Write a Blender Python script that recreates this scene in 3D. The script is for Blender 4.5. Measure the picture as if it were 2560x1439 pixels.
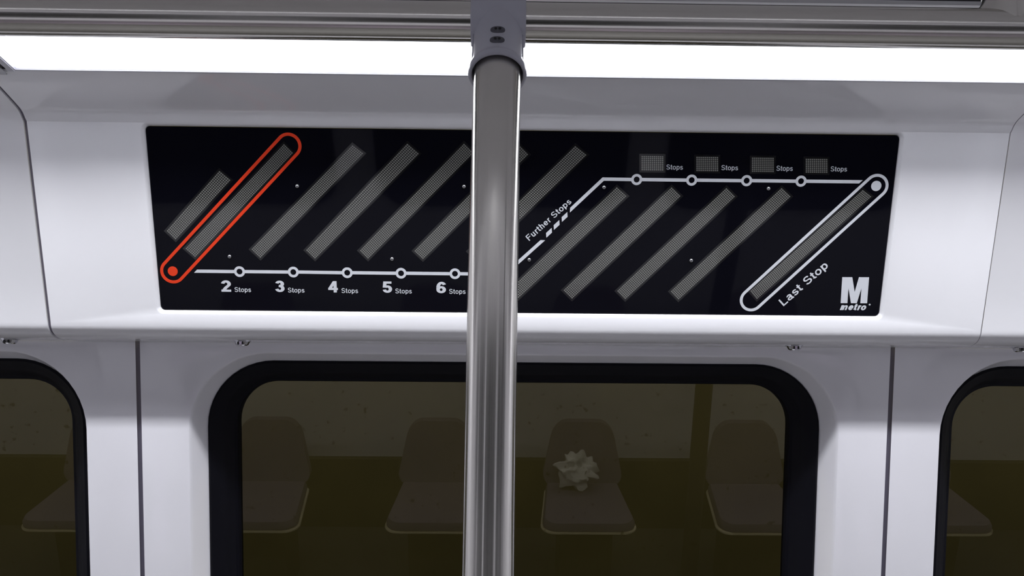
import bpy, bmesh, math, random
from mathutils import Vector, Matrix, Euler

for o in list(bpy.data.objects):
    bpy.data.objects.remove(o)
C = bpy.context.scene.collection
scene = bpy.context.scene
R = math.radians
rnd = random.Random(7)

# ------------------------------------------------------------------ camera
F = 2000.0                      # focal length in pixels of the 2560 px wide frame
PITCH, YAW, ROLL = R(7.5), R(0.85), R(0.42)
ZC = 1.75
CAM = Vector((0, 0, ZC))
MROT = (Matrix.Rotation(-YAW, 4, 'Z') @ Matrix.Rotation(math.pi/2 + PITCH, 4, 'X') @ Matrix.Rotation(ROLL, 4, 'Z'))
cd = bpy.data.cameras.new('camera')
cam = bpy.data.objects.new('camera', cd)
C.objects.link(cam)
cam.matrix_world = Matrix.Translation(CAM) @ MROT
cd.sensor_fit = 'HORIZONTAL'
cd.sensor_width = 36
cd.lens = 36*F/2560
cd.clip_start = 0.02
scene.camera = cam

# ------------------------------------------------------------------ world, exposure
w = bpy.data.worlds.new('world')
scene.world = w
w.use_nodes = True
w.node_tree.nodes['Background'].inputs['Color'].default_value = (0.02, 0.02, 0.025, 1)
w.node_tree.nodes['Background'].inputs['Strength'].default_value = 0.1
vs = scene.view_settings
vs.view_transform = 'Standard'
vs.look = 'None'
vs.gamma = 1
vs.use_curve_mapping = False
vs.exposure = 0.0
LIGHT = 1.8                     # glow of the diffusers
LIGHT_FAR = 0.7
LAMP = 11.3                      # watts per metre of LED strip
LAMP_FAR = 4.2 

# ------------------------------------------------------------------ measuring helpers
def ray(px, py):
    return (MROT.to_3x3() @ Vector(((px-1280)/F, (719.5-py)/F, -1)))
def cp(px, py, depth):
    return CAM + ray(px, py)*depth
def hit(px, py, p0, n, org=None, d=None):
    org = org or CAM
    d = d or ray(px, py)
    t = (p0-org).dot(n)/d.dot(n)
    return org + d*t
S = 1.4
def prof(d, y):
    """side-view point of the car wall -> world (Y, Z)"""
    return (S*(d*math.cos(PITCH) - y*math.sin(PITCH)), ZC + S*(d*math.sin(PITCH) + y*math.cos(PITCH)))

# ------------------------------------------------------------------ materials
def newmat(name):
    m = bpy.data.materials.new(name)
    m.use_nodes = True
    return m, m.node_tree.nodes, m.node_tree.links, m.node_tree.nodes['Principled BSDF']
def mat(name, col, rough=0.5, metal=0.0, spec=0.5, noise=0.0, scale=40, bump=0.0, coat=0.0):
    m, n, l, b = newmat(name)
    b.inputs['Base Color'].default_value = (*col, 1)
    b.inputs['Roughness'].default_value = rough
    b.inputs['Metallic'].default_value = metal
    b.inputs['Specular IOR Level'].default_value = spec
    b.inputs['Coat Weight'].default_value = coat
    tc = n.new('ShaderNodeTexCoord')
    nz = n.new('ShaderNodeTexNoise')
    nz.inputs['Scale'].default_value = scale
    nz.inputs['Detail'].default_value = 5
    l.new(tc.outputs['Object'], nz.inputs['Vector'])
    if noise:
        mx = n.new('ShaderNodeMix'); mx.data_type = 'RGBA'
        mx.inputs['A'].default_value = (*[c*(1-noise) for c in col], 1)
        mx.inputs['B'].default_value = (*[min(1, c*(1+noise)) for c in col], 1)
        l.new(nz.outputs['Fac'], mx.inputs['Factor'])
        l.new(mx.outputs['Result'], b.inputs['Base Color'])
    if bump:
        bp = n.new('ShaderNodeBump')
        bp.inputs['Strength'].default_value = bump
        bp.inputs['Distance'].default_value = 0.001
        l.new(nz.outputs['Fac'], bp.inputs['Height'])
        l.new(bp.outputs['Normal'], b.inputs['Normal'])
    return m
def emis(name, col, s):
    m, n, l, b = newmat(name)
    b.inputs['Base Color'].default_value = (*col, 1)
    b.inputs['Emission Color'].default_value = (*col, 1)
    b.inputs['Emission Strength'].default_value = s
    return m
M = {}
M['panel'] = mat('white_gelcoat_panel', (.79, .79, .815), .07, noise=.02, scale=9)
M['wall'] = mat('white_wall_panel', (.78, .775, .815), .08, noise=.02, scale=8)
M['ceil'] = mat('pale_grey_ceiling', (.88, .88, .89), .4, noise=.03, scale=10)
M['bezel'] = mat('grey_light_bezel', (.55, .55, .60), .35)
M['clip'] = mat('clear_grey_clip', (.5, .5, .53), .15)
M['groove'] = mat('dark_joint_filler', (.17, .16, .22), .5)
M['shadowgap'] = mat('grey_joint_gap', (.16, .15, .19), .6)
M['rubber'] = mat('black_rubber', (.004, .004, .007), .5, spec=.12, noise=.2, scale=60)
M['signglass'] = mat('black_sign_glass', (.003, .003, .0055), .035, spec=.10)
M['print'] = mat('light_grey_print', (.60, .62, .66), .4, spec=.15)
M['orange'] = mat('orange_red_print', (.70, .052, .018), .5, spec=.05)
M['stud'] = mat('dark_chrome_stud', (.42, .42, .44), .18, metal=1)
M['tee'] = mat('grey_cast_plastic', (.44, .44, .50), .24, noise=.05, scale=30, bump=.1)
M['screw'] = mat('blackened_screw', (.10, .10, .12), .4, metal=.6)
M['hole'] = mat('black_recess', (.006, .006, .007), .6)
M['latch'] = mat('chrome_latch', (.55, .55, .58), .12, metal=1)
M['blackslot'] = mat('black_ceiling_slot', (.008, .009, .012), .35)
M['seat'] = mat('grey_vinyl_seat', (.21, .175, .225), .5, noise=.1, scale=30)
M['seatrim'] = mat('cream_seat_edge', (.72, .66, .46), .3)
M['plinth'] = mat('dark_plinth', (.045, .042, .028), .5, noise=.2)
M['post'] = mat('dark_post_sleeve', (.035, .03, .03), .4)
M['paper'] = mat('white_tissue', (.85, .85, .82), .8, noise=.05)
M['tunnel'] = mat('dark_tunnel_concrete', (.11, .10, .055), .9, noise=.3, scale=3)
M['nightglass'] = mat('dark_night_glass', (.006, .006, .005), .03)
M['light'] = emis('lit_diffuser', (.945, .955, 1.0), LIGHT)
M['light_far'] = emis('lit_diffuser_far', (.945, .955, 1.0), LIGHT_FAR)

ANISO = 0.25
def steel():
    m, n, l, b = newmat('brushed_stainless_steel')
    b.inputs['Base Color'].default_value = (.62, .60, .565, 1)
    b.inputs['Metallic'].default_value = 1
    tg = n.new('ShaderNodeTangent'); tg.direction_type = 'UV_MAP'
    l.new(tg.outputs[0], b.inputs['Tangent'])
    b.inputs['Anisotropic'].default_value = .85
    b.inputs['Anisotropic Rotation'].default_value = ANISO
    tc = n.new('ShaderNodeUVMap')
    mp = n.new('ShaderNodeMapping')
    mp.inputs['Scale'].default_value = (60, .6, 1)
    nz = n.new('ShaderNodeTexNoise')
    nz.inputs['Scale'].default_value = 3
    nz.inputs['Detail'].default_value = 6
    l.new(tc.outputs['UV'], mp.inputs['Vector'])
    l.new(mp.outputs['Vector'], nz.inputs['Vector'])
    rp = n.new('ShaderNodeMapRange')
    rp.inputs['To Min'].default_value = .13
    rp.inputs['To Max'].default_value = .29
    l.new(nz.outputs['Fac'], rp.inputs['Value'])
    l.new(rp.outputs['Result'], b.inputs['Roughness'])
    bp = n.new('ShaderNodeBump')
    bp.inputs['Strength'].default_value = .05
    bp.inputs['Distance'].default_value = .0004
    l.new(nz.outputs['Fac'], bp.inputs['Height'])
    l.new(bp.outputs['Normal'], b.inputs['Normal'])
    return m
M['steel'] = steel()

def pane_mat():
    m, n, l, b = newmat('tinted_window_glass')
    n.remove(b)
    out = n['Material Output']
    tr = n.new('ShaderNodeBsdfTransparent')
    tr.inputs['Color'].default_value = (.42, .40, .30, 1)
    gl = n.new('ShaderNodeBsdfGlossy')
    gl.inputs['Roughness'].default_value = .004
    fr = n.new('ShaderNodeFresnel')
    fr.inputs['IOR'].default_value = 1.46
    mx = n.new('ShaderNodeMixShader')
    tc = n.new('ShaderNodeTexCoord')
    nz = n.new('ShaderNodeTexNoise')
    nz.inputs['Scale'].default_value = 70
    nz.inputs['Detail'].default_value = 3
    l.new(tc.outputs['Object'], nz.inputs['Vector'])
    cr = n.new('ShaderNodeValToRGB')
    cr.color_ramp.elements[0].position = .27
    cr.color_ramp.elements[0].color = (.35, .33, .28, 1)
    cr.color_ramp.elements[1].position = .36
    cr.color_ramp.elements[1].color = (1, .96, .82, 1)
    l.new(nz.outputs['Fac'], cr.inputs['Fac'])
    l.new(cr.outputs['Color'], gl.inputs['Color'])
    l.new(fr.outputs['Fac'], mx.inputs['Fac'])
    l.new(tr.outputs[0], mx.inputs[1])
    l.new(gl.outputs[0], mx.inputs[2])
    l.new(mx.outputs[0], out.inputs['Surface'])
    return m
M['pane'] = pane_mat()

def floor_mat():
    m, n, l, b = newmat('speckled_floor')
    tc = n.new('ShaderNodeTexCoord')
    vo = n.new('ShaderNodeTexVoronoi')
    vo.inputs['Scale'].default_value = 90
    l.new(tc.outputs['Object'], vo.inputs['Vector'])
    cr = n.new('ShaderNodeValToRGB')
    cr.color_ramp.elements[0].position = .15
    cr.color_ramp.elements[0].color = (.03, .03, .02, 1)
    cr.color_ramp.elements[1].position = .3
    cr.color_ramp.elements[1].color = (.085, .082, .08, 1)
    l.new(vo.outputs['Distance'], cr.inputs['Fac'])
    l.new(cr.outputs['Color'], b.inputs['Base Color'])
    b.inputs['Roughness'].default_value = .45
    return m
M['floor'] = floor_mat()

def led_mat():
    """grid of pale LED dots on dark grey, one dot per UV unit"""
    m, n, l, b = newmat('led_dot_matrix')
    uv = n.new('ShaderNodeUVMap')
    fr = n.new('ShaderNodeVectorMath'); fr.operation = 'FRACTION'
    l.new(uv.outputs['UV'], fr.inputs[0])
    ds = n.new('ShaderNodeVectorMath'); ds.operation = 'DISTANCE'
    l.new(fr.outputs[0], ds.inputs[0])
    ds.inputs[1].default_value = (.5, .5, 0)
    cr = n.new('ShaderNodeValToRGB')
    cr.color_ramp.elements[0].position = .22
    cr.color_ramp.elements[0].color = (.235, .235, .215, 1)
    cr.color_ramp.elements[1].position = .42
    cr.color_ramp.elements[1].color = (.026, .026, .026, 1)
    l.new(ds.outputs['Value'], cr.inputs['Fac'])
    l.new(cr.outputs['Color'], b.inputs['Base Color'])
    b.inputs['Roughness'].default_value = .06
    return m
M['led'] = led_mat()
M['ledrim'] = mat('led_module_border', (.009, .009, .010), .06)

# ------------------------------------------------------------------ object helpers
def link(name, me, parent=None, kind=None, label=None, cat=None, group=None):
    o = bpy.data.objects.new(name, me)
    C.objects.link(o)
    if parent: o.parent = parent
    if kind: o['kind'] = kind
    if label: o['label'] = label
    if cat: o['category'] = cat
    if group: o['group'] = group
    return o
def mesh(name, bm, m, parent=None, smooth=None, **kw):
    bmesh.ops.remove_doubles(bm, verts=bm.verts, dist=1e-6)
    me = bpy.data.meshes.new(name)
    if smooth is not None:
        for f in bm.faces: f.smooth = True
        for e in bm.edges:
            if len(e.link_faces) == 2:
                e.smooth = e.calc_face_angle(0) < R(smooth)
    bm.to_mesh(me); bm.free()
    me.materials.append(m)
    return link(name, me, parent, **kw)
def thing(name, label, cat, loc=(0, 0, 0), group=None):
    o = bpy.data.objects.new(name, None)
    C.objects.link(o)
    o.location = loc
    o.empty_display_size = .05
    o['label'] = label; o['category'] = cat
    if group: o['group'] = group
    return o
def keep(child, parent):
    """parent a world-space mesh without moving it"""
    child.parent = parent
    child.matrix_parent_inverse = Matrix.Translation(parent.location).inverted()
    return child
def box_bm(x0, x1, y0, y1, z0, z1, bm=None):
    bm = bm or bmesh.new()
    v = [bm.verts.new(p) for p in ((x0,y0,z0),(x1,y0,z0),(x1,y1,z0),(x0,y1,z0),(x0,y0,z1),(x1,y0,z1),(x1,y1,z1),(x0,y1,z1))]
    for f in ((0,3,2,1),(4,5,6,7),(0,1,5,4),(1,2,6,5),(2,3,7,6),(3,0,4,7)):
        bm.faces.new([v[i] for i in f])
    return bm
def sheet(pts, x0, x1, thick, bm=None, caps=True):
    """a sheet that follows a side profile [(Y,Z)...], extruded along X, with thickness to the far side"""
    bm = bm or bmesh.new()
    n = len(pts)
    thick = abs(thick)
    mid_ = pts[n//2]; e0, e1 = pts[max(0, n//2-1)], pts[min(n-1, n//2+1)]
    nn = Vector((-(e1[1]-e0[1]), e1[0]-e0[0]))
    if nn.dot(Vector((mid_[0]-.4, mid_[1]-1.2))) < 0: thick = -thick     # away from the car's inside
    back = []
    for i, p in enumerate(pts):
        a = pts[max(0, i-1)]; b = pts[min(n-1, i+1)]
        t = Vector((b[0]-a[0], b[1]-a[1])).normalized()
        back.append((p[0]-t.y*thick, p[1]+t.x*thick))
    rows = []
    for x in (x0, x1):
        rows.append(([bm.verts.new((x, *p)) for p in pts], [bm.verts.new((x, *p)) for p in back]))
    (a, b), (c, d) = rows
    for i in range(n-1):
        bm.faces.new((a[i], a[i+1], c[i+1], c[i]))
        bm.faces.new((b[i], d[i], d[i+1], b[i+1]))
        bm.faces.new((a[i], b[i], b[i+1], a[i+1]))
        bm.faces.new((c[i], c[i+1], d[i+1], d[i]))
    if caps:
        bm.faces.new((a[0], c[0], d[0], b[0])); bm.faces.new((a[-1], b[-1], d[-1], c[-1]))
    bmesh.ops.recalc_face_normals(bm, faces=bm.faces)
    return bm
def rrect(x0, x1, y0, y1, r, n=12):
    out = []
    for cx, cy, a0 in ((x1-r, y1-r, 0), (x0+r, y1-r, 90), (x0+r, y0+r, 180), (x1-r, y0+r, 270)):
        for k in range(n+1):
            a = R(a0+90*k/n)
            out.append((cx+r*math.cos(a), cy+r*math.sin(a)))
    return out
def rect_like(x0, x1, y0, y1, n=12):
    """outer rectangle sampled with the same count as rrect"""
    out = []
    for cx, cy, sx, sy in ((x1, y1, 1, 1), (x0, y1, -1, 1), (x0, y0, -1, -1), (x1, y0, 1, -1)):
        for k in range(n+1):
            out.append((cx, cy))
    return out
def loops(bm, ls, fr, close=False):
    """bridge a list of (loop2d, depth) in the frame fr"""
    vs = []
    for lp, dep in ls:
        vs.append([bm.verts.new(fr(u, v, dep)) for u, v in lp])
    n = len(vs[0])
    for a, b in zip(vs[:-1], vs[1:]):
        for i in range(n):
            j = (i+1) % n
            q = [a[i], a[j], b[j], b[i]]
            try: bm.faces.new(q)
            except ValueError: pass
    if close: bm.faces.new(vs[-1])
    return vs
def clean(bm):
    bmesh.ops.remove_doubles(bm, verts=bm.verts, dist=1e-6)
    bmesh.ops.dissolve_degenerate(bm, edges=bm.edges, dist=1e-6)
    return bm
def catmull(P, n=10):
    P = [P[0]*2-P[1]] + list(P) + [P[-1]*2-P[-2]]
    out = []
    for i in range(1, len(P)-2):
        p0, p1, p2, p3 = P[i-1:i+3]
        for k in range(n):
            t = k/n
            out.append(.5*((2*p1)+(p2-p0)*t+(2*p0-5*p1+4*p2-p3)*t*t+(3*p1-p0-3*p2+p3)*t**3))
    out.append(P[-2])
    return out
def tube(path, rad, seg=64, bm=None, cap=True):
    bm = bm or bmesh.new()
    uvl = bm.loops.layers.uv.verify()
    rings = []
    T0 = (path[1]-path[0]).normalized()
    ref = Vector((0, 1, 0)) if abs(T0.y) < .9 else Vector((1, 0, 0))
    L = [0]
    for a, b in zip(path[:-1], path[1:]): L.append(L[-1]+(b-a).length)
    for i, p in enumerate(path):
        t = (path[min(i+1, len(path)-1)]-path[max(i-1, 0)]).normalized()
        u = (ref-t*ref.dot(t)).normalized(); v = t.cross(u)
        r = rad[i] if isinstance(rad, (list, tuple)) else rad
        rings.append([bm.verts.new(p+(u*math.cos(2*math.pi*k/seg)+v*math.sin(2*math.pi*k/seg))*r) for k in range(seg)])
    for i, (a, b) in enumerate(zip(rings[:-1], rings[1:])):
        for k in range(seg):
            j = (k+1) % seg
            f = bm.faces.new((a[k], a[j], b[j], b[k]))
            for lp, (uu, vv) in zip(f.loops, ((k, L[i]), (k+1, L[i]), (k+1, L[i+1]), (k, L[i+1]))):
                lp[uvl].uv = (uu/seg, vv)
    if cap:
        bm.faces.new(rings[0][::-1]); bm.faces.new(rings[-1])
    bmesh.ops.recalc_face_normals(bm, faces=bm.faces)
    return bm
def lathe(prof_, org, axis, seg=64, bm=None, close=False):
    """profile of (radius, distance along axis)"""
    bm = bm or bmesh.new()
    axis = axis.normalized()
    ref = Vector((1, 0, 0)) if abs(axis.x) < .9 else Vector((0, 1, 0))
    u = (ref-axis*ref.dot(axis)).normalized(); v = axis.cross(u)
    rings = []
    for r, t in prof_:
        if r < 1e-7: rings.append([bm.verts.new(org+axis*t)])
        else: rings.append([bm.verts.new(org+axis*t+(u*math.cos(2*math.pi*k/seg)+v*math.sin(2*math.pi*k/seg))*r) for k in range(seg)])
    prs = list(zip(rings[:-1], rings[1:]))
    if close: prs.append((rings[-1], rings[0]))
    for a, b in prs:
        for k in range(seg):
            j = (k+1) % seg
            if len(a) == 1 and len(b) == 1: continue
            if len(a) == 1: bm.faces.new((a[0], b[j], b[k]))
            elif len(b) == 1: bm.faces.new((a[k], a[j], b[0]))
            else: bm.faces.new((a[k], a[j], b[j], b[k]))
    bmesh.ops.recalc_face_normals(bm, faces=bm.faces)
    return bm

# ================================================================== side profile of the car wall
P_LIP = (.869, .2305)                       # wall-side edge of the ceiling light
P_CREASE = (.9346, .2033)
def signline(y): return (1-.2262*(y+.04), y)
sign_pts = [prof(*signline(.19)), prof(*signline(-.04))]
SP0 = Vector((0, *sign_pts[1]))
SV = (Vector((0, *sign_pts[0]))-SP0).normalized()      # up along the sign plane
SU = Vector((1, 0, 0))
SN = SU.cross(SV).normalized()                          # toward the aisle
if SN.y > 0: SN = -SN
# wall plane (leans inwards at its top)
WP0 = Vector((0, *prof(1.07, -.0904)))
WB = Vector((0, *prof(1.0905, -.392)))
WV = (WP0-WB).normalized()
WN = Vector((1, 0, 0)).cross(WV).normalized()
if WN.y > 0: WN = -WN
def wall_uv(px, py, dep=0.0):
    p = hit(px, py, WP0-WN*dep, WN)
    return p.x, (p-WP0).dot(WV)
def wfr(u, v, dep): return Vector((u, 0, 0))+WP0+WV*v-WN*dep
def sign_uv(px, py, dep=0.0):
    p = hit(px, py, SP0-SN*dep, SN)
    return p.x, (p-SP0).dot(SV)
def sfr(u, v, dep): return Vector((u, 0, 0))+SP0+SV*v-SN*dep

# seams
XL = (sign_uv(62, 330)[0]+sign_uv(124, 790)[0])/2      # between left and centre cove panels
XR = (sign_uv(2527, 340)[0]+sign_uv(2455, 800)[0])/2
GL = (wall_uv(343, 900)[0]+wall_uv(358, 1430)[0])/2    # wall grooves
GR = (wall_uv(2230, 900)[0]+wall_uv(2209, 1430)[0])/2
XMIN, XMAX = -3.2, 3.2

# sign opening
SD = .006
tl = sign_uv(360, 315, SD); tr = sign_uv(2248, 337, SD); bl = sign_uv(405, 774, SD); br = sign_uv(2199, 790, SD)
sx0, sx1 = (tl[0]+bl[0])/2, (tr[0]+br[0])/2
sy1, sy0 = (tl[1]+tr[1])/2, (bl[1]+br[1])/2
CH = .006

# ------------------------------------------------------------------ cove panels
top_prof = [(.8702, .2309), (.885, .2243), (.9105, .2135), (.9240, .2078), (.9320, .2043), (.9365, .2019), (.9400, .1993), (.9425, .1966), (.9446, .1938), signline(.1905)]
v_top = (Vector((0, *prof(*signline(.1905))))-SP0).dot(SV)
v_bot = (Vector((0, *prof(*signline(-.0480))))-SP0).dot(SV)
bot_prof = []
a0 = Vector(signline(-.0480)); a1 = Vector((1.0030, -.0630)); a2 = Vector((1.0225, -.0690))
for k in range(9):
    t = k/8
    bot_prof.append(tuple((1-t)**2*a0+2*t*(1-t)*a1+t*t*a2))
bot_prof += [(1.0270, -.0698), (1.0680, -.0752)]
SOF = prof(1.045, -.0722)
TH = .012
def cove_panel(x0, x1, hole, label):
    bm = bmesh.new()
    if hole:
        sheet([prof(*p) for p in top_prof], x0, x1, TH, bm, caps=False)
        sheet([prof(*p) for p in bot_prof], x0, x1, TH, bm, caps=False)
        o = rect_like(x0, x1, v_bot, v_top)
        c = CH
        loops(bm, [(o, 0), (rrect(sx0-c, sx1+c, sy0-c, sy1+c, .012), 0),
                    (rrect(sx0-c*.75, sx1+c*.75, sy0-c*.75, sy1+c*.75, .011), .0006),
                    (rrect(sx0-c*.1, sx1+c*.1, sy0-c*.1, sy1+c*.1, .008), SD-.0008),
                    (rrect(sx0, sx1, sy0, sy1, .008), SD+.004)], sfr)
    else:
        sheet([prof(*p) for p in top_prof+bot_prof], x0, x1, TH, bm)
    clean(bm)
    bmesh.ops.recalc_face_normals(bm, faces=bm.faces)
    t = mesh('cove_panel', bm, M['panel'], smooth=40, label=label, cat='wall panel', group='white cove panels above the windows')
    return t
LG, RG = .0058, .0018
cp_c = cove_panel(XL+LG/2, XR-RG/2, True, 'wide glossy white cove panel holding the black route sign')
cp_l = cove_panel(XMIN, XL-LG/2, False, 'white cove panel at the left frame edge beyond the thick joint')
cp_r = cove_panel(XR+RG/2, XMAX, False, 'white cove panel at the right frame edge beyond the thin joint')
# joint fillers behind the gaps
def joint(xc, wd, off, label):
    pts = [prof(*p) for p in top_prof] + [prof(*signline(-.0480))] + [prof(*p) for p in bot_prof[1:]]
    sh = []
    for i, p in enumerate(pts):
        a = pts[max(0, i-1)]; b = pts[min(len(pts)-1, i+1)]
        t = Vector((b[0]-a[0], b[1]-a[1])).normalized()
        sh.append((p[0]-t.y*off, p[1]+t.x*off))
    bm = sheet(sh, xc-wd/2, xc+wd/2, -.004)
    o = mesh('joint_strip', bm, M['shadowgap'], smooth=40)
    o['label'] = label; o['category'] = 'joint strip'
    return o
joint(XL, LG*.98, .0035, 'thick dark joint between left and centre white cove panels')
joint(XR, RG*.98, .0015, 'thin dark joint between centre and right white cove panels')

# latches under the cove
def latch(px, py, parent):
    p = hit(px, py, Vector((0, SOF[0], SOF[1])), Vector((0, 1, 0)))
    bm = bmesh.new()
    base = Vector((p.x, SOF[0], SOF[1]))
    lathe([(0, -.0085), (.0085, -.0085), (.0115, -.0068), (.0142, -.0015), (.0162, -.0012), (.0162, .003), (0, .003)], base, Vector((0, 0, 1)), 14, bm)
    for v in bm.verts: v.co.y = base.y+(v.co.y-base.y)*.8
    o = mesh('latch', bm, M['latch'], smooth=10)
    o.parent = parent
    o['label'] = 'small chrome latch'
    bm = bmesh.new()
    for s in (-1, 1):
        box_bm(p.x+s*.004-.0012, p.x+s*.004+.0012, base.y-.0118, base.y-.004, base.z-.0068, base.z-.0022, bm)
    k = mesh('latch_slot', bm, M['hole'])
    k.parent = o
latch(24, 860, cp_l); latch(605, 864, cp_c); latch(1986, 874, cp_c); latch(2552, 878, cp_r)

# ------------------------------------------------------------------ wall panels with window openings
wtop = wall_uv(1284, 889)[1]+.02
WBOT = -1.25
op_l = (wall_uv(471, 1150)[0]+wall_uv(478, 1430)[0])/2
op_r = (wall_uv(2095, 1150)[0]+wall_uv(2085, 1430)[0])/2
op_t = wall_uv(1284, 884)[1]
OPW = op_r-op_l
OPH = .80
lw_r = wall_uv(219, 1090)[0]
rw_l = wall_uv(2346, 1110)[0]
RC = .150
dep1, w1, dep2, w2 = .043, .024, .086, .045
openings = [(lw_r-OPW, lw_r), (op_l, op_r), (rw_l, rw_l+OPW)]
GW = .0042
pan_x = [(GL-(GR-GL)-GW, GL-GW), (GL+GW, GR-GW), (GR+GW, GR+(GR-GL)+GW)]
fl1 = prof(1.07, -.0904)
VT = (Vector((0, *prof(1.0688, -.0748)))-WP0).dot(WV)
nm = ['wall_left', 'wall_center', 'wall_right']
lb = ['white wall panel around the window at the left frame edge', 'white wall panel around the centre window', 'white wall panel around the window at the right frame edge']
for i, ((x0, x1), (a, b)) in enumerate(zip(pan_x, openings)):
    bm = bmesh.new()
    # curved flange up to the cove
    t_ = op_t-.001
    loops(bm, [(rect_like(x0, x1, WBOT, VT), 0), (rrect(a, b, op_t-OPH, op_t, RC), 0),
               (rrect(a+.002, b-.002, op_t-OPH+.002, op_t-.002, RC-.002), .0012),
               (rrect(a+.005, b-.005, op_t-OPH+.005, op_t-.005, RC-.005), .006),
               (rrect(a+w1, b-w1, op_t-OPH+w1, op_t-w1, RC-w1), dep1)], wfr)
    clean(bm)
    bmesh.ops.recalc_face_normals(bm, faces=bm.faces)
    o = mesh(nm[i], bm, M['wall'], smooth=50, kind='structure', label=lb[i])
    # window: gasket + pane
    wn = bpy.data.objects.new('window_%d' % (i+1), None); C.objects.link(wn)
    wn['kind'] = 'structure'
    wn['label'] = ['dark window cut off at the left edge with black rubber frame', 'large centre window with rounded black rubber frame', 'dark window cut off at the right edge with black rubber frame'][i]
    bm = bmesh.new()
    def rr(q, r=None): return rrect(a+q, b-q, op_t-OPH+q, op_t-q, max(.03, RC-q*1.0))
    loops(bm, [(rr(w1-.002), dep1+.012), (rr(w1-.001), dep1-.004), (rr(w1+.003), dep1-.006), (rr(w1+.014), dep1+.004), (rr(w1+.024), dep1+.011),
               (rr(w1+.027), dep1+.016), (rr(w1+.038), dep1+.030), (rr(w1+w2-.002), dep2-.012), (rr(w1+w2), dep2-.008), (rr(w1+w2+.001), dep2+.006)], wfr)
    bmesh.ops.recalc_face_normals(bm, faces=bm.faces)
    g = mesh('window_gasket', bm, M['rubber'], smooth=35); g.parent = wn
    bm = bmesh.new()
    lp = rr(w1+w2-.004)
    v1 = [bm.verts.new(wfr(u, v, dep2)) for u, v in lp]
    bm.faces.new(v1)
    p = mesh('window_pane', bm, M['pane']); p.parent = wn
GLASS0 = WP0-WN*dep2
# grooves in the wall
for i, gx in enumerate((GL, GR)):
    bm = sheet([tuple(wfr(0, VT, .006))[1:], tuple(wfr(0, WBOT, .006))[1:]], gx-GW*3, gx+GW*3, -.003)
    mesh('trim_%d' % (i+1), bm, M['groove'], smooth=30, kind='structure',
         label=['dark vertical joint left of the centre window', 'dark vertical joint right of the centre window'][i])
# lower wall below the panels
yb = wfr(0, WBOT, 0)
mesh('baseboard_front', box_bm(XMIN, XMAX, yb.y-.01, yb.y+.03, 0, yb.z-.002), M['plinth'], kind='structure')
for nm_, xa, xb in (('wall_far_left', XMIN, pan_x[0][0]-.004), ('wall_far_right', pan_x[2][1]+.004, XMAX)):
    bm = sheet([tuple(wfr(0, VT, 0))[1:], (yb.y, yb.z)], xa, xb, -.01)
    mesh(nm_, bm, M['wall'], kind='structure')

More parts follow.
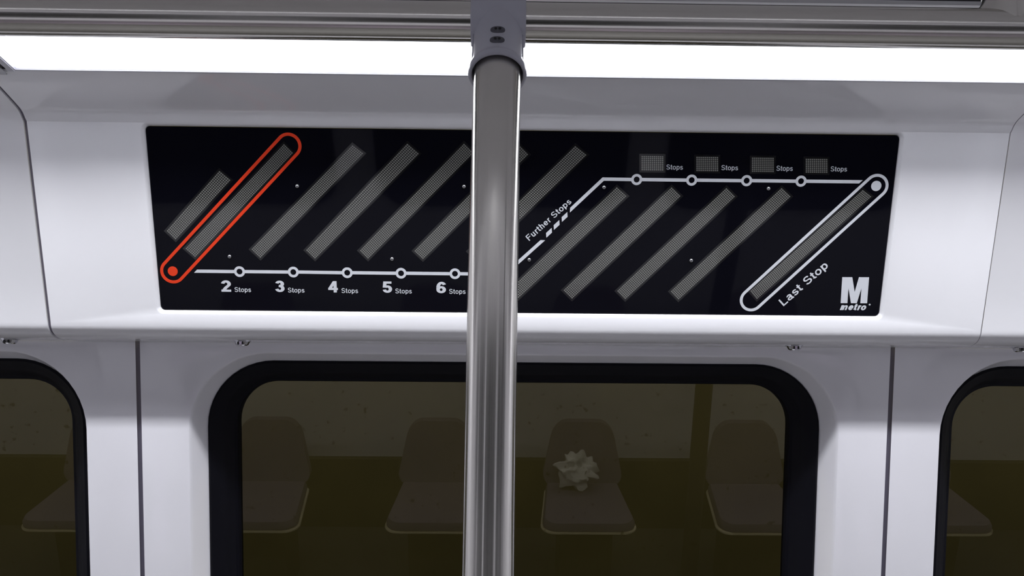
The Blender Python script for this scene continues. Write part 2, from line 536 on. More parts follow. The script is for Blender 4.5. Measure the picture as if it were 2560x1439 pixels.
# ------------------------------------------------------------------ ceiling and light strips
LG0 = prof(.775, .2572); LG1 = prof(.8665, .2315)
lip = prof(*P_LIP)
sl0 = prof(.739, .267); sl1 = prof(.60, .306)
OY = -.72
mid = [(sl1[0]-.10, sl1[1]+.02), (.25, 2.36), (-.02, 2.36)]
ceil_near = [(lip[0]-.128, lip[1]+.0195), sl0]
LN = Vector((0, LG0[0]-LG1[0], LG0[1]-LG1[1])).normalized()      # along the strip, toward the aisle
LUP = Vector((0, -LN.z, LN.y));  LUP = LUP if LUP.z > 0 else -LUP
L1v = Vector((0, *lip))
def lfr(x, s, h): return Vector((x, 0, 0))+L1v+LN*s+LUP*h
def light_x(px, py): return hit(px, py, L1v, LUP).x
X_END = light_x(46, 180)
REC = .032                                                       # the diffuser sits this far up inside its frame
SW = .122
def light_fixture(x0, x1, label, fr, m, watts, spread=132):
    t = thing('ceiling_light', label, 'ceiling light', tuple(fr((x0+x1)/2, SW/2, 0)), group='lit ceiling strips')
    def P(x, s, h): return fr(x, s, h)-t.location
    bm = bmesh.new()
    # moulded lens: a tray with upstands along both long edges
    pr = [(.001, .0015), (.0035, .0015), (.0035, REC-.004), (.0065, REC), (SW-.0065, REC), (SW-.0035, REC-.004), (SW-.0035, .0015), (SW-.001, .0015), (SW-.001, REC+.006), (.001, REC+.006)]
    ra = [bm.verts.new(P(x0+.002, *q)) for q in pr]; rb = [bm.verts.new(P(x1-.002, *q)) for q in pr]
    for i in range(len(pr)):
        j = (i+1) % len(pr); bm.faces.new((ra[i], ra[j], rb[j], rb[i]))
    bm.faces.new(ra); bm.faces.new(rb)
    bmesh.ops.recalc_face_normals(bm, faces=bm.faces)
    mesh('diffuser', bm, m, t)
    ld = bpy.data.lights.new('led_lamp', 'AREA')
    ld.shape = 'RECTANGLE'; ld.size = x1-x0-.01; ld.size_y = .040; ld.spread = R(spread)   # louvred strip: the light goes mostly down
    ld.energy = watts*(x1-x0); ld.color = (.945, .955, 1.0)
    lo = bpy.data.objects.new('led_lamp', ld); C.objects.link(lo); lo.parent = t
    lo.location = P((x0+x1)/2, .078, REC-.002)
    nrm = (P((x0+x1)/2, SW/2, 1)-P((x0+x1)/2, SW/2, 0)).normalized()
    lo.rotation_euler = (math.atan2(-nrm.y, nrm.z), 0, 0)
    for s0, s1, nme in ((-.0030, 0.0, 'frame_strip'), (SW, SW+.012, 'frame_strip')):
        bm = bmesh.new()
        vs = [bm.verts.new(P(x, s, h)) for h in (-.001, REC+.008) for x, s in ((x0, s0), (x1, s0), (x1, s1), (x0, s1))]
        for f in ((0,1,2,3),(4,7,6,5),(0,4,5,1),(2,6,7,3),(1,5,6,2),(0,3,7,4)): bm.faces.new([vs[i] for i in f])
        bmesh.ops.recalc_face_normals(bm, faces=bm.faces)
        mesh(nme, bm, M['bezel'], t)
    for xe, sgn in ((x0, -1), (x1, 1)):
        bm = bmesh.new()
        xa, xb = sorted((xe, xe+sgn*.0125))
        vs = [bm.verts.new(P(x, s, h)) for h in (-.0025, REC+.008) for x, s in ((xa, -.004), (xb, -.004), (xb, SW+.01), (xa, SW+.01))]
        for f in ((0,1,2,3),(4,7,6,5),(0,4,5,1),(2,6,7,3),(1,5,6,2),(0,3,7,4)): bm.faces.new([vs[i] for i in f])
        bmesh.ops.bevel(bm, geom=bm.edges[:], offset=.0015, segments=2, affect='EDGES')
        mesh('end_cap', bm, M['bezel'], t, smooth=30)
    return t
light_fixture(X_END, XMAX-.05, 'long lit ceiling strip running behind the grab rail', lfr, M['light'], LAMP)
lf2 = light_fixture(XMIN+.05, X_END-.034, 'lit ceiling strip that starts beyond the left frame corner', lfr, M['light'], LAMP)
# clear clip bridging the two strips
bm = bmesh.new()
vs = [bm.verts.new(lfr(x, s, h)) for h in (-.0045, -.0028) for x, s in ((X_END-.0265, -.009), (X_END-.0165, -.009), (X_END-.0165, .09), (X_END-.0265, .09))]
for f in ((0,1,2,3),(4,7,6,5),(0,4,5,1),(2,6,7,3),(1,5,6,2),(0,3,7,4)): bm.faces.new([vs[i] for i in f])
bmesh.ops.recalc_face_normals(bm, faces=bm.faces)
o = mesh('joint_clip', bm, M['clip'])
o['label'] = 'grey clip across the gap between the two lit ceiling strips'; o['category'] = 'clip'

# opposite side, mirrored about the car's middle
YM = (OY+fl1[0])/2
def ofr(x, s, h):
    p = lfr(x, s, h)
    return Vector((-x, 2*YM-p.y, p.z))
light_fixture(XMIN+.05, XMAX-.05, 'lit ceiling strip on the opposite side behind the camera', ofr, M['light_far'], LAMP_FAR, 122)
o_lip = 2*YM-lip[0]
aE = lfr(0, SW+.012, 0)
ceil_pts = [(aE.y, aE.z-.0005), sl0]
bm = sheet(ceil_pts, XMIN, XMAX, -.02)
mid_pts = [sl1, mid[0], (YM+.12, 2.42), (YM-.12, 2.42), (2*YM-mid[0][0], mid[0][1]), (2*YM-sl1[0], sl1[1]), (2*YM-aE.y, aE.z)]
sheet(mid_pts, XMIN, XMAX, -.02, bm)
mesh('ceiling', bm, M['ceil'], smooth=40, kind='structure', label='pale grey ceiling panel above the grab rail')
bm = sheet([(sl0[0]+.002, sl0[1]+.006), (sl1[0]-.002, sl1[1]+.006)], XMIN, XMAX, -.02)
mesh('trim_3', bm, M['blackslot'], kind='structure', label='black recessed strip in the ceiling above the rail')
# backing above the lights (closes the car shell)
bm = sheet([(lip[0]+.03, lip[1]+.03), (LG0[0]-.04, LG0[1]+.05)], XMIN, XMAX, -.02)
mesh('trim_4', bm, M['groove'], kind='structure')
# opposite wall, cove, plinth
bm = sheet([(o_lip, lip[1]), (2*YM-prof(*P_CREASE)[0], prof(*P_CREASE)[1]), (2*YM-bl[0]*0-prof(*signline(-.04))[0], prof(*signline(-.04))[1]), (OY+.0, fl1[1]), (OY-.03, 1.75), (OY-.03, .40)], XMIN, XMAX, .02)
mesh('wall_back', bm, M['wall'], smooth=20, kind='structure')
for i, x in enumerate((-2.6, -1.3, 0.0, 1.3, 2.6)):
    wn = bpy.data.objects.new('window_%d' % (i+4), None); C.objects.link(wn)
    wn['kind'] = 'structure'
    lp0, lp1, lp2 = rrect(x-.56, x+.56, 1.0, 1.80, .14), rrect(x-.50, x+.50, 1.06, 1.74, .09), rrect(x-.50, x+.50, 1.06, 1.74, .09)
    def bfr(u, v, d): return Vector((u, OY-.03+max(0, (v-1.75))*.5+d, v))
    bm = bmesh.new(); loops(bm, [(lp0, -.005), (lp0, .012), (lp1, .004)], bfr)
    bmesh.ops.recalc_face_normals(bm, faces=bm.faces)
    mesh('window_gasket', bm, M['rubber'], smooth=30).parent = wn
    bm = bmesh.new(); loops(bm, [(lp2, .002), (lp2, .004)], bfr, close=True)
    bmesh.ops.recalc_face_normals(bm, faces=bm.faces)
    mesh('window_pane', bm, M['nightglass']).parent = wn
mesh('baseboard_back', box_bm(XMIN, XMAX, OY-.03, OY+.0, 0, .398), M['plinth'], kind='structure')
mesh('floor', box_bm(XMIN, XMAX, OY-.05, 1.75, -.05, 0), M['floor'], kind='structure')
mesh('wall_end_left', box_bm(XMIN-.05, XMIN, OY-.05, 1.75, 0, 2.5), M['wall'], kind='structure')
mesh('wall_end_right', box_bm(XMAX, XMAX+.05, OY-.05, 1.75, 0, 2.5), M['wall'], kind='structure')
# tunnel outside
ld = bpy.data.lights.new('added_tunnel_fill', 'AREA'); ld.shape = 'RECTANGLE'; ld.size = 10; ld.size_y = .3  # added fill light, out of sight, brightens the tunnel wall behind the panes
ld.energy = 100; ld.color = (1, .93, .62)
lo = bpy.data.objects.new('added_tunnel_fill', ld); C.objects.link(lo); lo.location = (0, 1.95, 3.6); lo.rotation_euler = (R(22), 0, 0)
mesh('wall_tunnel', box_bm(-6, 6, 2.7, 2.8, -1, 4), M['tunnel'], kind='structure', label='dark tunnel wall outside the windows')

# ================================================================== route sign
sgn = thing('route_sign', 'long black glass route sign with diagonal LED strips and stop markers', 'sign',
            tuple(sfr((sx0+sx1)/2, (sy0+sy1)/2, SD)))
base = sgn.location.copy()
def sp(u, v, h=0.0): return sfr(u, v, SD-h)-base
def SUV(px, py): return sign_uv(px, py, SD)
bm = bmesh.new()
loops(bm, [(rrect(sx0+.0002, sx1-.0002, sy0+.0002, sy1-.0002, .008), -.006), (rrect(sx0+.0002, sx1-.0002, sy0+.0002, sy1-.0002, .008), -.0006),
           (rrect(sx0+.001, sx1-.001, sy0+.001, sy1-.001, .0075), 0)], lambda u, v, d: sp(u, v, d), close=True)
bmesh.ops.recalc_face_normals(bm, faces=bm.faces)
mesh('sign_face', bm, M['signglass'], sgn, smooth=20)
def flat(bm, pts, h0=.0, h1=.0004):
    """thin printed shape from a 2D outline"""
    a = [bm.verts.new(sp(u, v, h1)) for u, v in pts]
    b = [bm.verts.new(sp(u, v, h0)) for u, v in pts]
    bm.faces.new(a); n = len(pts)
    for i in range(n):
        j = (i+1) % n
        bm.faces.new((a[i], b[i], b[j], a[j]))
def ringshape(bm, lo, li, h=.0004):
    n = len(lo)
    A = [[bm.verts.new(sp(u, v, hh)) for u, v in lp] for lp, hh in ((lo, 0), (lo, h), (li, h), (li, 0))]
    for p, q in zip(A[:-1], A[1:]):
        for i in range(n):
            j = (i+1) % n
            bm.faces.new((p[i], p[j], q[j], q[i]))
def capsule(c0, c1, r, n=24):
    dx, dy = c1[0]-c0[0], c1[1]-c0[1]
    a = math.atan2(dy, dx)
    out = []
    for c, s in ((c1, -math.pi/2), (c0, math.pi/2)):
        for k in range(n+1):
            t = a+s+math.pi*k/n
            out.append((c[0]+r*math.cos(t), c[1]+r*math.sin(t)))
    return out
def circ(c, r, n=40): return [(c[0]+r*math.cos(2*math.pi*k/n), c[1]+r*math.sin(2*math.pi*k/n)) for k in range(n)]
PX = S*.975/F          # metres per pixel on the sign
# LED strips: image corners top-left, top-right, bottom-left, bottom-right
def led(q, n_across, n_along, name='led_strip', along='d', label=None):
    tl_, tr_, bl_, br_ = [Vector(SUV(*p)) for p in q]
    bm = bmesh.new()
    uvl = bm.loops.layers.uv.verify()
    vs = [bm.verts.new(sp(p.x, p.y, .00025)) for p in (bl_, br_, tr_, tl_)]
    f = bm.faces.new(vs)
    for lp, uv in zip(f.loops, ((0, 0), (n_across, 0), (n_across, n_along), (0, n_along))): lp[uvl].uv = uv
    bmesh.ops.recalc_face_normals(bm, faces=bm.faces)
    o = mesh(name, bm, M['led'], sgn)
    if label: o['label'] = label
    # border of the module, showing faintly through the glass
    c = (tl_+tr_+bl_+br_)/4
    ax = ((tr_-tl_)+(br_-bl_)).normalized(); ay = ((tl_-bl_)+(tr_-br_)).normalized()
    g = .0032
    pts = [bl_-ax*g-ay*g, br_+ax*g-ay*g, tr_+ax*g+ay*g, tl_-ax*g+ay*g]
    bm = bmesh.new()
    bm.faces.new([bm.verts.new(sp(p.x, p.y, .00012)-(sgn.location*0)) for p in pts])
    mesh('module_border', bm, M['ledrim'], o)
strips = [((548.5,426),(577,450),(416,577),(439,599)),
          ((710,359),(733,382),(463,621),(488,643)),
          ((881,362),(909,383),(628,623),(651,645)),
          ((1018,358),(1048,384),(764.6,625),(787.5,647)),
          ((1160,358),(1184,382),(899,626),(920,647)),
          ((1297,361),(1321,386),(1035,627),(1057.5,648)),
          ((1438,364),(1467,387),(1171,628),(1194,650)),
          ((1542,467),(1567,490),(1273,724),(1296,745)),
          ((1679,467),(1702,490),(1408,725),(1430,747)),
          ((1816,469),(1838,491),(1542,727),(1563,748)),
          ((1954,469),(1977,491),(1676,728),(1696,749)),
          ((2157,474),(2179,491),(1875,727),(1892,748))]
for i, q in enumerate(strips):
    led(q, 7, [40, 76, 76, 76, 76, 76, 76, 76, 76, 76, 76, 76][i])
for (xa, ya, xb, yb_) in ((1603, 389, 1659, 426), (1740, 391, 1796, 428), (1879, 393, 1935, 430), (2013.5, 396, 2069, 432)):
    led(((xa, ya), (xb, ya+.5), (xa, yb_), (xb, yb_+.5)), 11, 8, 'led_block')
# orange capsule
def cap_outline(c0, c1, r, th, m, name, label=None):
    c0, c1 = SUV(*c0), SUV(*c1)
    bm = bmesh.new()
    ringshape(bm, capsule(c0, c1, r*PX), capsule(c0, c1, (r-th)*PX))
    bmesh.ops.recalc_face_normals(bm, faces=bm.faces)
    o = mesh(name, bm, m, sgn)
    if label: o['label'] = label
    return o
cap_outline((432, 677.5), (721.5, 364), 31.5, 7.6, M['orange'], 'capsule_outline', 'orange outline of the current stop')
cap_outline((1879, 749), (2190.5, 465), 30.5, 7.2, M['print'], 'capsule_outline', 'pale grey outline of the last stop')
for c, r, m, lbl in (((432, 677.5), 12.4, M['orange'], 'orange dot'), ((2190.5, 464.5), 12.8, M['print'], 'pale grey dot')):
    bm = bmesh.new(); flat(bm, circ(SUV(*c), r*PX))
    bmesh.ops.recalc_face_normals(bm, faces=bm.faces)
    o = mesh('stop_dot', bm, m, sgn); o['label'] = lbl
# route line
TL = 4.1*PX
def poly_line(pts_px, cut0=0, cut1=0, name='route_line'):
    """mitred band through image points; cut = slanted ends"""
    P = [Vector(SUV(*p)) for p in pts_px]
    A, B = [], []
    for i, p in enumerate(P):
        d0 = (P[i]-P[i-1]).normalized() if i else (P[1]-P[0]).normalized()
        d1 = (P[i+1]-P[i]).normalized() if i < len(P)-1 else d0
        n0 = Vector((-d0.y, d0.x)); n1 = Vector((-d1.y, d1.x))
        nn = (n0+n1).normalized(); k = TL/nn.dot(n0)
        sh = 0
        if i == 0: sh = cut0
        if i == len(P)-1: sh = cut1
        A.append(p+nn*k+d0*sh*TL); B.append(p-nn*k-d0*sh*TL)
    bm = bmesh.new()
    for i in range(len(P)-1):
        flat(bm, [tuple(B[i]), tuple(B[i+1]), tuple(A[i+1]), tuple(A[i])])
    bmesh.ops.recalc_face_normals(bm, faces=bm.faces)
    return mesh(name, bm, M['print'], sgn)
lower = [(598.9, 678.5), (733.3, 679.6), (868.1, 681.3), (1002.6, 682.6), (1137.4, 683.8)]
upper = [(1591.6, 448.5), (1729.1, 450), (1866.5, 451.3), (2002.4, 452.6)]
def seg_line(p0, p1, **k):
    return poly_line([p0, p1], **k)
rr_ = 13.4
seg_line((489, 677.4), (lower[0][0]-rr_, 678.4), cut0=1)
for a, b in zip(lower[:-1], lower[1:]):
    seg_line((a[0]+rr_, a[1]), (b[0]-rr_, b[1]))
poly_line([(lower[-1][0]+rr_, 683.9), (1262, 685.2), (1357, 600)], cut1=-1.0)
for cx, cy in ((1372.5, 581.5), (1391.5, 562), (1411.5, 542)):
    c = Vector(SUV(cx, cy)); e = Vector(SUV(cx+9.0, cy-8.2)); d = (e-c).normalized()
    n = Vector((-d.y, d.x)); hl = (e-c).length*.78
    pts = [c-d*(hl+TL*.9)-n*TL*1.15, c+d*(hl-TL*.9)-n*TL*1.15, c+d*(hl+TL*.9)+n*TL*1.15, c-d*(hl-TL*.9)+n*TL*1.15]
    bm = bmesh.new(); flat(bm, [tuple(p) for p in pts])
    bmesh.ops.recalc_face_normals(bm, faces=bm.faces)
    mesh('route_dash', bm, M['print'], sgn)
poly_line([(1425, 525), (1508, 447.3), (upper[0][0]-rr_, 448.4)], cut0=1.0)
for a, b in zip(upper[:-1], upper[1:]):
    seg_line((a[0]+rr_, a[1]), (b[0]-rr_, b[1]))
seg_line((upper[-1][0]+rr_, 452.7), (2152, 454.2), cut1=1)
for c in lower+upper:
    u = SUV(*c)
    bm = bmesh.new(); ringshape(bm, circ(u, 13.8*PX), circ(u, 7.4*PX))
    bmesh.ops.recalc_face_normals(bm, faces=bm.faces)
    mesh('stop_ring', bm, M['print'], sgn)
# studs
for c in ((743,465),(1160,466),(574,641),(980,647),(1323,649),(1510,468),(1921,471),(1728,651)):
    u = SUV(*c)
    bm = bmesh.new()
    r = 5.2*PX
    lathe([(r, 0), (r*.93, r*.3), (r*.7, r*.6), (r*.35, r*.78), (0, r*.82)], sp(*u, 0), SN, 24, bm)
    mesh('stud', bm, M['stud'], sgn, smooth=60)
# lettering: a plain grotesque drawn as strokes, capital height 1
def arc(cx, cy, rx, ry, a0, a1, n=14):
    return [(cx+rx*math.cos(R(a0+(a1-a0)*k/n)), cy+ry*math.sin(R(a0+(a1-a0)*k/n))) for k in range(n+1)]
def glyph(c, w):
    """-> (list of strokes, advance width)"""
    h = w/2; X = .725
    if c == 'S':
        ym = .505; t = (1-h+ym)/2; b = (h+ym)/2; ru = (1-h-ym)/2; rl = (ym-h)/2
        return [arc(.34, t, .29-h, ru, 18, 270)[:-1]+arc(.34, b, .32-h, rl, 90, -165)], .68
    if c == 's':
        ym = .365; t = (X-h+ym)/2; b = (h+ym)/2
        return [arc(.255, t, .22-h, (X-h-ym)/2, 18, 270)[:-1]+arc(.255, b, .245-h, (ym-h)/2, 90, -165)], .52
    if c == 't': return [[(.15, .93), (.15, .17)]+arc(.15+.11, .17, .11, .17-h, 180, 270, 6)+[(.33, h)], [(.0, X-h*.9), (.31, X-h*.9)]], .33
    if c == 'o': return [arc(.29, X/2, .28-h, X/2-h, 0, 360, 28)], .58
    if c == 'p': return [arc(.31, X/2, .26-h, X/2-h, 0, 360, 28), [(.05+h, X), (.05+h, -.21)]], .59
    if c == 'F': return [[(.07+h, 0), (.07+h, 1)], [(.07, 1-h), (.62, 1-h)], [(.07, .53), (.56, .53)]], .64
    if c == 'L': return [[(.07+h, 1), (.07+h, 0)], [(.07, h), (.58, h)]], .59
    if c == 'u': return [[(.06+h, X), (.06+h, .2)]+arc(.27, .22, .21-h, .22-h, 180, 360, 12)[1:], [(.48-h+.02, X), (.48-h+.02, 0)]], .56
    if c == 'r': return [[(.06+h, X), (.06+h, 0)], arc(.30, .42, .24-h, X-h-.42, 180, 90, 8)+[(.36, X-h)]], .36
    if c == 'h': return [[(.06+h, 1), (.06+h, 0)], arc(.27, .50, .21-h+.02, X-h-.50, 180, 0, 12)+[(.50-h, 0)]], .56
    if c == 'e': return [arc(.285, X/2, .265-h, X/2-h, 0, 322, 26), [(.02+h*.6, X/2), (.55-h*.4, X/2)]], .57
    if c == 'a': return [arc(.28, .52, .22-h, X-h-.52, 165, 0, 12)+[(.50-h, 0)], arc(.26, .215, .235-h, .215-h, 25, 335, 20), [(.30, .415), (.50-h, .45)], [(.50-h, .06), (.56, .03)]], .57
    if c == 'm': return [[(.06+h, X), (.06+h, 0)], arc(.255, .50, .20-h+.02, X-h-.50, 180, 0, 12)+[(.475-h, 0)], arc(.255+.36-.02, .50, .20-h, X-h-.50, 180, 0, 12)+[(.795-h, 0)]], .86
    if c == '2': return [arc(.30, 1-h-.22, .27-h, .22, 172, -28, 14)+[(.26, .33), (.155, w*.6)], [(.03, h), (.565, h)]], .58
    if c == '3': return [arc(.29, 1-h-.19, .245-h, .19, 165, -80, 14)+[(.24, .535)], [(.24, .535)]+arc(.29, h+.215, .265-h, .215, 80, -168, 16)], .57
    if c == '4': return [[(.44-h*.3, 0), (.44-h*.3, 1)], [(.37, 1-h*.5), (.02+h*.7, .32)], [(.0, .22+h), (.57, .22+h)]], .58
    if c == '5': return [[(.52, 1-h), (.155, 1-h)], [(.135+h*.3, 1), (.095+h*.3, .46)], arc(.285, h+.235, .265-h, .235, 135, -168, 18)], .57
    if c == '6': return [arc(.295, h+.215, .265-h, .215, 0, 360, 26), arc(.32, .50, .29-h, .50-h, 178, 38, 14), [(.03+h, .5), (.03+h, .28)]], .57
    return [], .28
def band(P, h):
    closed = math.hypot(P[0][0]-P[-1][0], P[0][1]-P[-1][1]) < 1e-6
    P = [Vector(p) for p in P]
    if closed: P = P[:-1]
    n = len(P); A, B = [], []
    for i in range(n):
        pv = P[(i-1) % n] if (closed or i) else None
        nx = P[(i+1) % n] if (closed or i < n-1) else None
        d0 = (P[i]-pv).normalized() if pv is not None else (nx-P[i]).normalized()
        d1 = (nx-P[i]).normalized() if nx is not None else d0
        n0 = Vector((-d0.y, d0.x)); n1 = Vector((-d1.y, d1.x))
        nn = (n0+n1)
        nn = nn.normalized() if nn.length > 1e-6 else n0
        k = h/max(.45, nn.dot(n0))
        A.append(P[i]+nn*k); B.append(P[i]-nn*k)
    q = [(B[i], B[(i+1) % n], A[(i+1) % n], A[i]) for i in range(n if closed else n-1)]
    return q
def text(body, p0, p1, cap_px, name='lettering', w=.13, shear=0.0):
    """baseline from image point p0 to p1, capital height in pixels"""
    quads = []; x = 0
    for c in body:
        st, adv = glyph(c, w)
        for P in st:
            for q in band(P, w/2): quads.append([(v.x+x+v.y*shear, v.y) for v in q])
        x += adv+.055
    xs = [v[0] for q in quads for v in q]; x0, x1 = min(xs), max(xs)
    a, b = Vector(SUV(*p0)), Vector(SUV(*p1))
    d = (b-a).normalized(); n = Vector((-d.y, d.x))
    sx = (b-a).length/(x1-x0); sy = cap_px*PX
    bm = bmesh.new()
    for k_, q in enumerate(quads):
        pts = [tuple(a+d*(u-x0)*sx+n*v*sy) for u, v in q]
        flat(bm, pts, .0, .0004+.0000004*k_)
    bmesh.ops.recalc_face_normals(bm, faces=bm.faces)
    return mesh(name, bm, M['print'], sgn)
for ch, xa, xb, yb0 in (('2', 554, 578.5, 728.6), ('3', 688.5, 712, 729.3), ('4', 821, 845, 730.4), ('5', 957, 980.5, 731.3), ('6', 1091, 1115, 732.2)):
    text(ch, (xa, yb0), (xb, yb0+.3), 29.5, w=.188)
for xa, xb, yb0 in ((587, 628, 729.3), (720, 761.5, 730.6), (854, 895.5, 731.9), (988.5, 1029.7, 732.8), (1123, 1164, 733.8)):
    text('Stops', (xa, yb0), (xb, yb0+.4), 12.6, w=.125)
for xa, xb, yb0 in ((1665.6, 1707, 423.6), (1803, 1844.8, 425.0), (1940.6, 1981.5, 426.6), (2076, 2117, 428.2)):
    text('Stops', (xa, yb0), (xb, yb0+.4), 12.6, w=.125)
text('Further Stops', (1323.5, 602), (1430, 506), 15.5, w=.135)
text('Last Stop', (1959, 765), (2072, 666), 21.5, w=.135)
text('metro', (2099.5, 774.3), (2164.5, 775), 17.5, w=.2, shear=.22)
text('o', (2171.5, 763), (2176, 763), 6, w=.25)
def Mlogo():
    # outline in a 0..1 box
    A = Vector(SUV(2101.5, 757.2)); B = Vector(SUV(2167.5, 757.6)); T = Vector(SUV(2105.5, 692.3))
    T2 = Vector(SUV(2172.5, 692.6))
    bm = bmesh.new()
    for k_, q in enumerate((((0,0),(.255,0),(.255,1),(0,1)), ((.745,0),(1,0),(1,1),(.745,1)),
                            ((.39,0),(.5,0),(.5,.43),(.375,1),(.16,1)), ((.5,0),(.61,0),(.84,1),(.625,1),(.5,.43)))):
        pts = []
        for u, v in q:
            lo = A+(B-A)*u; hi = T+(T2-T)*u
            p = lo+(hi-lo)*v
            pts.append((p.x, p.y))
        flat(bm, pts, 0, .0004+.000001*k_)
    bmesh.ops.recalc_face_normals(bm, faces=bm.faces)
    return mesh('logo', bm, M['print'], sgn)
Mlogo()

# ================================================================== pole, rail, tee
RAILC = cp(1246, 55, .690)
RR = .0171
rail_y, rail_z = RAILC.y, RAILC.z
path_px = [(1218.5, 1620, .570), (1220.5, 1439, .582), (1225.5, 1100, .592), (1231, 780, .601), (1236, 520, .614), (1239, 360, .628), (1241.8, 240, .642)]
pts = [cp(*p) for p in path_px]
ring_c = cp(1243.5, 186, .6535)
joint_c = Vector((cp(1246, 55, .690).x, rail_y, rail_z))
axis = (joint_c-ring_c).normalized()
dn = (pts[0]-pts[1]).normalized()
k = (pts[0].z-.02)/-dn.z if dn.z < 0 else 0
foot = pts[0]+dn*(pts[0].z/-dn.z)
pts = [foot, foot.lerp(pts[0], .3), foot.lerp(pts[0], .6), foot.lerp(pts[0], .85), foot.lerp(pts[0], .95)] + pts + [ring_c+axis*.003, ring_c+axis*.02]
pole_path = catmull(pts, 14)
PR = .0190
t = thing('grab_pole', 'vertical brushed steel grab pole running down the middle of the picture', 'pole', tuple(foot))
o = mesh('pole_tube', tube(pole_path, PR, 96), M['steel'], smooth=40); keep(o, t)
o = mesh('floor_flange', lathe([(.0195, .02), (.024, .018), (.045, .006), (.048, .0), (.0195, 0)], foot, Vector((0, 0, 1)), 48, close=True), M['steel'], smooth=30); keep(o, t)

t = thing('grab_rail', 'horizontal steel grab rail crossing the top of the picture', 'rail', (0, rail_y, rail_z))
RX0, RX1 = -2.3, 2.0
o = mesh('rail_tube', tube([Vector((x, rail_y, rail_z)) for x in (RX0, -1.2, -.4, .4, 1.2, RX1)], RR, 96), M['steel'], smooth=40); keep(o, t)
def post(xc, PRD):
    bm = bmesh.new()
    zt = 2.45
    path = [Vector((xc, rail_y, rail_z+.004)), Vector((xc, rail_y, rail_z+.10)), Vector((xc, rail_y, zt-.12))]
    tube(path, [PRD, PRD, PRD], 64, bm)
    # flared weld fillet where the post meets the rail
    seg = 64
    prev = None
    for q in range(7):
        a = q/6
        grow = .0075*(1-a)**2
        ring = []
        for k_ in range(seg):
            th = 2*math.pi*k_/seg
            r_ = PRD+grow
            x = r_*math.cos(th); y = (PRD*(.86+.14*a))*math.sin(th)
            yy = min(RR*.985, abs(y))
            zsurf = math.sqrt(max(0, RR**2-yy**2))
            ring.append(bm.verts.new((xc+x, rail_y+math.copysign(min(abs(y), RR*.995), y), rail_z+zsurf+a*.014)))
        if prev:
            for k_ in range(seg):
                j = (k_+1) % seg
                bm.faces.new((prev[k_], prev[j], ring[j], ring[k_]))
        prev = ring
    bmesh.ops.recalc_face_normals(bm, faces=bm.faces)
    return mesh('support_post', bm, M['steel'], smooth=60)
xp = hit(2509, 0, Vector((0, rail_y, 0)), Vector((0, 1, 0))).x
keep(post(xp, .0168), t)
keep(post(-xp-.5, .0168), t)

# ---- tee fitting
t = thing('tee_fitting', 'grey cast tee fitting joining the steel pole to the overhead rail', 'pipe fitting', tuple(joint_c))
HW = .0233
X0 = joint_c.x
bm = lathe([(RR+.0002, -HW), (RR+.0033, -HW), (RR+.0041, -HW+.0012), (RR+.0042, -HW*.5), (RR+.0042, HW*.5), (RR+.0041, HW-.0012), (RR+.0033, HW), (RR+.0002, HW)], joint_c, Vector((1, 0, 0)), 72)
o = mesh('rail_sleeve', bm, M['tee'], smooth=35); keep(o, t)
Lx = (joint_c-ring_c).length
bm = lathe([(0, .0240), (.0090, .0239), (.0150, .0230), (.0185, .0205), (.0200, .0150), (.0206, .0060), (.0207, .0), (.0206, -.028), (.0209, -Lx+.012), (.0219, -Lx+.0075), (.0232, -Lx+.0055), (.0239, -Lx+.003), (.0240, -Lx), (.0236, -Lx-.0012), (.0226, -Lx-.0017),
            (.0212, -Lx-.0013), (.0207, -Lx+.0005), (.0206, -Lx+.012), (.0192, -Lx+.013)], joint_c, axis, 72)
o = mesh('pole_socket', bm, M['tee'], smooth=35); keep(o, t)
# clamp ribs down both sides of the socket
right = Vector((1, 0, 0))
front = axis.cross(right).normalized()
if front.y > 0: front = -front
for s in (-1, 1):
    bm = bmesh.new()
    c0 = joint_c+right*s*.0197
    vs = []
    for tt in (-.006, -Lx+.018):
        for a_, b_ in ((-.0012, .004), (.0016, .004), (.0016, -.004), (-.0012, -.004)):
            vs.append(bm.verts.new(c0+axis*tt+right*s*a_+front*b_))
    for f in ((0,1,2,3),(4,7,6,5),(0,4,5,1),(2,6,7,3),(1,5,6,2),(0,3,7,4)): bm.faces.new([vs[i] for i in f])
    bmesh.ops.recalc_face_normals(bm, faces=bm.faces)
    bmesh.ops.bevel(bm, geom=bm.edges[:], offset=.0005, segments=2, affect='EDGES')
    o = mesh('clamp_rib', bm, M['tee'], smooth=40); keep(o, t)
for px, py in ((1244.5, 74), (1243, 99.5)):
    # meet the front line of the socket
    n_ = front
    p = hit(px, py, joint_c+front*.0206, n_)
    bm = lathe([(0, .0007), (.0048, .0007), (.0060, .0002), (.0061, -.002), (0, -.002)], p, front, 36)
    for v in bm.verts: v.co -= axis*((v.co-p).dot(axis)*.28)
    o = mesh('screw', bm, M['screw'], smooth=30); keep(o, t)
    o['label'] = 'blackened screw head'
    bm = bmesh.new()
    for s in (-1, 1):
        lathe([(0, .0011), (.0012, .0011), (.0012, -.001), (0, -.001)], p+right*s*.0016+axis*.0008, front, 16, bm)
    q = mesh('screw_hole', bm, M['hole']); 
    q.parent = o; q.matrix_parent_inverse = Matrix.Translation(t.location).inverted().inverted() @ Matrix.Identity(4)
    q.matrix_parent_inverse = (o.matrix_parent_inverse).inverted() if False else Matrix.Translation(Vector((0, 0, 0)))

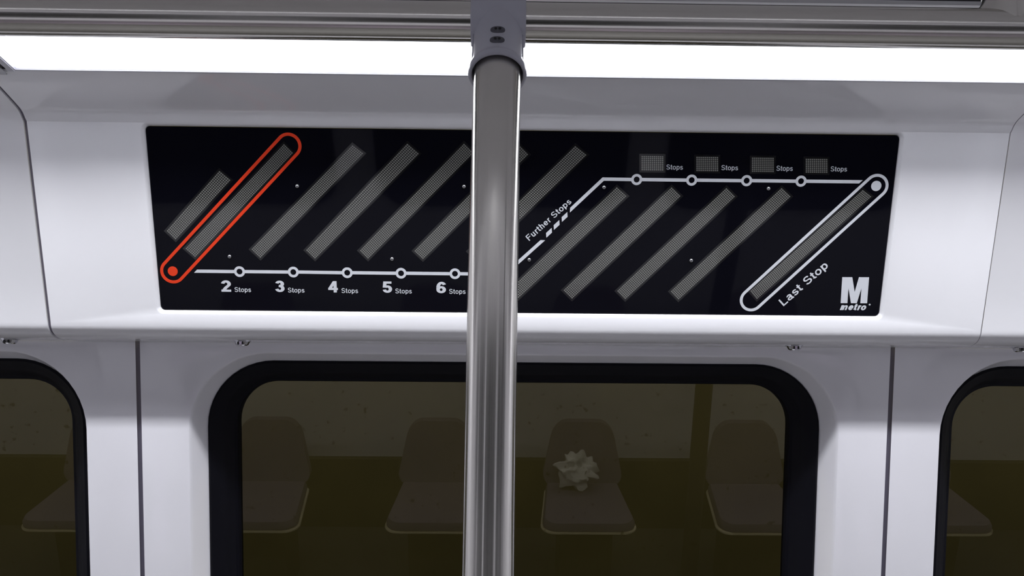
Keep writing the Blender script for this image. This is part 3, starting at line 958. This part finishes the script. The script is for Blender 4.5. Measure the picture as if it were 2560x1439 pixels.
# ================================================================== seats behind the camera (seen in the window)
def mirror_ray(px, py):
    g = hit(px, py, GLASS0, WN)
    d = ray(px, py)
    return g, d-WN*2*d.dot(WN)
def mirror_at_y(px, py, y):
    g, d = mirror_ray(px, py); return g+d*((y-g.y)/d.y)
def mirror_at_z(px, py, z):
    g, d = mirror_ray(px, py); return g+d*((z-g.z)/d.z)
SEATF = mirror_at_z(1478, 1330, .422).y
seat_names = ['first grey seat from the left, reflected at the window left edge', 'grey seat reflected left of the steel pole', 'grey seat with crumpled tissue reflected right of the steel pole', 'grey seat reflected near the window right edge']
def make_seat(x, label):
    t = thing('seat', label, 'seat', (x, SEATF, 0), group='row of seats behind the camera')
    W2, D = .205, .40
    def cushion(bm, z0, z1, w, infl=0.0):
        pts = []
        for cx, cy, a0 in ((w-.06, .06, -90), (w-.09, D-.05, 0), (-w+.09, D-.05, 90), (-w+.06, .06, 180)):
            for k_ in range(7):
                a = R(a0+15*k_)
                pts.append((cx+.06*math.cos(a), -(cy+(.06 if cy < .1 else .05)*math.sin(a))))
        lo = [bm.verts.new((x_, y_, z0)) for x_, y_ in pts]
        mi = [bm.verts.new((x_*(1+infl), y_, (z0+z1)/2)) for x_, y_ in pts]
        hi = [bm.verts.new((x_*.95, y_*.97-.005, z1)) for x_, y_ in pts]
        n = len(pts)
        for a, b in ((lo, mi), (mi, hi)):
            for i in range(n):
                j = (i+1) % n
                bm.faces.new((a[i], a[j], b[j], b[i]))
        bm.faces.new(hi); bm.faces.new(lo)
        bmesh.ops.recalc_face_normals(bm, faces=bm.faces)
    bm = bmesh.new(); cushion(bm, .425, .462, W2)
    mesh('seat_cushion', bm, M['seat'], t, smooth=50)
    bm = bmesh.new(); cushion(bm, .411, .4255, W2+.008)
    mesh('seat_shell', bm, M['seatrim'], t, smooth=50)
    bm = bmesh.new()
    pts = rrect(-.165, .165, .44, .755, .075, 6)
    lo = [bm.verts.new((u*(1.20-.52*(v-.46)/.4), -.36-(v-.46)*.18, v)) for u, v in pts]
    hi = [bm.verts.new((u*(1.20-.52*(v-.46)/.4), -.40-(v-.46)*.18, v)) for u, v in pts]
    bm.faces.new(lo); bm.faces.new(hi)
    for i in range(len(pts)):
        j = (i+1) % len(pts); bm.faces.new((lo[i], lo[j], hi[j], hi[i]))
    bmesh.ops.recalc_face_normals(bm, faces=bm.faces)
    mesh('backrest', bm, M['seat'], t, smooth=50)
    mesh('seat_pedestal', box_bm(-.12, .12, -.34, -.12, 0, .41), M['plinth'], t)
    return t
for i, px in enumerate((608, 1077, 1478, 1927)):
    make_seat(mirror_at_z(px, 1330, .45).x, seat_names[i])
make_seat(mirror_at_z(140, 1330, .45).x, 'grey seat behind the camera, farthest left of the row')
make_seat(mirror_at_z(2390, 1330, .45).x, 'grey seat behind the camera, farthest right of the row')
# tissue
tc_ = mirror_at_z(1435, 1175, .50)
bm = bmesh.new()
bmesh.ops.create_icosphere(bm, subdivisions=4, radius=.06)
r2 = random.Random(3)
from mathutils import noise as mn
for v in bm.verts:
    q = v.co.normalized()
    f = 1+.75*mn.noise(q*2.3+Vector((4, 1, 0)))+.2*abs(mn.noise(q*6))
    v.co = Vector((q.x*.078*f, q.y*.045*f, q.z*.075*f))
zm = min(v.co.z for v in bm.verts)
tp = Vector((tc_.x, SEATF-.30, .4635-zm))
o = mesh('tissue', bm, M['paper'], smooth=30, label='crumpled white tissue reflected in the centre window, lying on a grey seat', cat='tissue')
o.location = tp
# post behind the camera, seen as a dark band in the window
pp = mirror_at_y(1741, 1200, -.02)
bm = tube([Vector((pp.x, -.02, 0)), Vector((pp.x, -.02, 1.2)), Vector((pp.x, -.02, 2.40))], .036, 48)
o = mesh('padded_post', bm, M['post'], smooth=40, label='dark vertical post seen only as a reflection near the centre window right side', cat='post')
